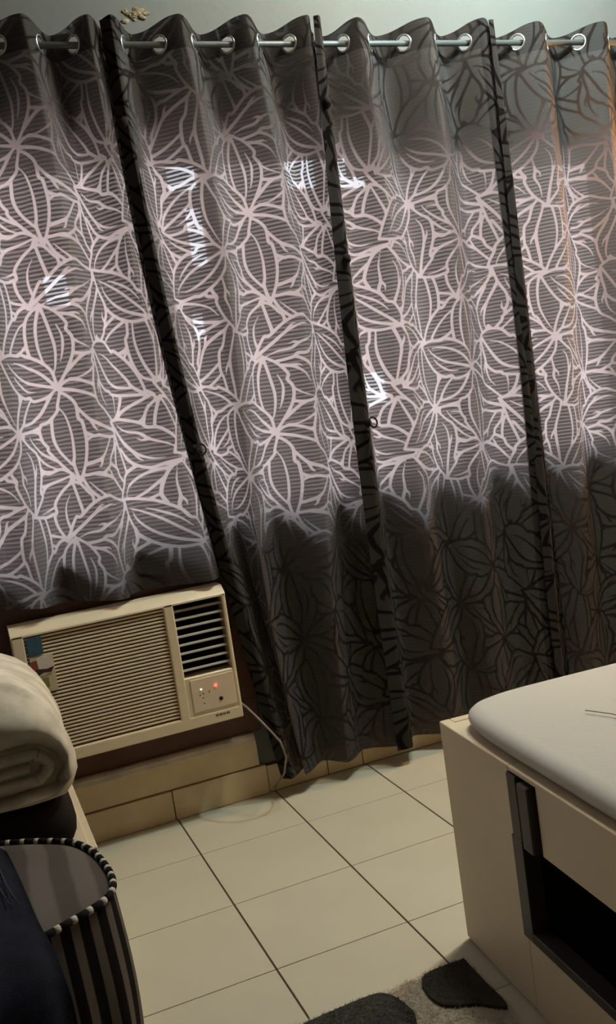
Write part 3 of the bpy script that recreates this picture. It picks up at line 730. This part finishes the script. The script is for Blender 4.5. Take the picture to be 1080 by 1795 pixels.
while s0 < accs[-1]-.3:
    L_ = .010 if k % 2 else .021
    ss = np.linspace(s0, s0+L_*.97, 3); pts = [(float(np.interp(q_, accs, ex)), float(np.interp(q_, accs, ey)), SZ1+.002) for q_ in ss]
    o = obj('piping_dash', add_tube(B(), pts, .0065, 8), M['pipe_white' if k % 2 else 'pipe_black'], st, True); o['label'] = ('white' if k % 2 else 'black')+' length of the piping'
    s0 += L_; k += 1

# dark denim over the seat
def sheet_mesh(path, xl, xr, nu=30, thick=.03, seed=0, amp=.012):
    P = smooth_path(path, 6); bm = B(); rr = random.Random(seed); ks = [(rr.uniform(8, 45), rr.uniform(5, 30), rr.uniform(0, 6)) for _ in range(8)]
    top, bot = [], []; n = len(P)
    for j, p in enumerate(P):
        f = j/(n-1); xr_ = xr(f); t_ = (P[min(j+1, n-1)]-P[max(j-1, 0)]).normalized(); nn = Vector((t_.y, -t_.x)); 
        if nn.y < 0: nn = -nn
        ra, rb = [], []
        for i in range(nu+1):
            g = i/nu; x = xl+(xr_-xl)*g; e = min(1, (1-g)*nu/3, g*nu/3); e = math.sqrt(max(0, e*(2-e)))
            d = thick*e*(.55+.45*min(1, 4*f, 4*(1-f)))+amp*e*sum(math.sin(a*x+b_*f*1.2+p_) for a, b_, p_ in ks)/8*2
            ra.append(bm.verts.new((x, p.x+nn.x*d, p.y+nn.y*d))); rb.append(bm.verts.new((x, p.x+nn.x*.001, p.y+nn.y*.001)))
        top.append(ra); bot.append(rb)
    for R_, fl in ((top, 1), (bot, 0)):
        for A, Bq in zip(R_, R_[1:]):
            for i in range(nu): bm.faces.new((A[i], A[i+1], Bq[i+1], Bq[i]))
    for side in (0, nu):
        for j in range(n-1): bm.faces.new((top[j][side], top[j+1][side], bot[j+1][side], bot[j][side]))
    for j in (0, n-1):
        for i in range(nu): bm.faces.new((top[j][i], top[j][i+1], bot[j][i+1], bot[j][i]))
    bmesh.ops.recalc_face_normals(bm, faces=bm.faces[:]); return bm
jn = thing('jeans', 'dark navy jeans dropped over the front of the striped seat', 'jeans', (0, 0, 0))
jpath = [(1.86, .446), (1.72, .446), (1.56, .446), (1.42, .440), (1.345, .40), (1.32, .30), (1.30, .12), (1.27, .066)]
def jxr(f): return float(np.interp(f, [0, .15, .3, .42, .55, .75, 1], [-.012, .004, .018, .034, .042, .044, .044]))
obj('denim', sheet_mesh(jpath, -.7, jxr, 34, .035, 9, .012), M['denim'], jn, True)
b = B()
for dx in (.022, .034): add_tube(b, [(jxr(f)-dx-.01*math.sin(f*9), y, z+.030) for f, y, z in ((.03, 1.83, .447), (.12, 1.74, .449), (.22, 1.64, .450), (.3, 1.56, .450))], .0013, 5)
obj('seam_stitching', b, M['stitch'], jn, True)

# ------------------------------------------------------------------ rug
RG = 1.692
rug = thing('rug', 'cream shaggy rug with charcoal pebble shapes beside the bed', 'rug', (0, 0, 0))
RX0, RX1 = .19, .828
obj('backing', plate([(RX0, .5), (RX1-.085, .5), (RX1, RG), (RX0, RG-.004)], .0005, .009), M['rugcream'], rug)
pa = [tuple(p) for p in smooth_path([(.50, 1.684), (.607, 1.688), (.640, 1.672), (.655, 1.63), (.655, 1.58), (.62, 1.52), (.54, 1.50), (.46, 1.53), (.42, 1.60), (.44, 1.67), (.50, 1.684)], 5)][:-1]
pb = [tuple(p) for p in smooth_path([(.826, 1.690), (.815, 1.690), (.745, 1.690), (.718, 1.672), (.708, 1.638), (.712, 1.592), (.735, 1.568), (.775, 1.548), (.817, 1.512), (.822, 1.60), (.826, 1.690)], 5)][:-1]
pc = [tuple(p) for p in smooth_path([(.66, 1.40), (.76, 1.45), (.80, 1.36), (.77, 1.2), (.66, 1.2), (.62, 1.3), (.66, 1.40)], 5)][:-1]
for pp in (pa, pb, pc): obj('pebble_shape', plate(pp, .004, .0165), M['ruggrey'], rug)['label'] = 'charcoal pebble shape in the pile'
def inpoly(p, poly):
    c = False; j = len(poly)-1
    for i in range(len(poly)):
        a, d = poly[i], poly[j]; j = i
        if (a[1] > p[1]) != (d[1] > p[1]) and p[0] < (d[0]-a[0])*(p[1]-a[1])/(d[1]-a[1])+a[0]: c = not c
    return c
for nm, grey, cnt in (('cream_pile', False, 9000), ('grey_pile', True, 7000)):
    vs, fs = [], []; made = 0
    while made < cnt:
        y = rnd.uniform(1.30, RG+.004); x = rnd.uniform(.32, RX1-.07*(RG-y)-.002)
        g = inpoly((x, y), pa) or inpoly((x, y), pb) or inpoly((x, y), pc)
        if g != grey: continue
        made += 1; a = rnd.uniform(0, 6.28); l_ = rnd.uniform(.006, .012) if grey else rnd.uniform(.008, .016); z0 = .0155 if grey else .008
        ww = .0011; k = len(vs)
        vs += [(x-ww*math.sin(a), y+ww*math.cos(a), z0), (x+ww*math.sin(a), y-ww*math.cos(a), z0), (x+l_*.7*math.cos(a), y+l_*.7*math.sin(a), z0+l_*.45)]
        fs.append((k, k+1, k+2))
    o = obj(nm, (vs, fs), M['ruggrey'] if grey else M['rugcream'], rug); o['kind'] = 'stuff'
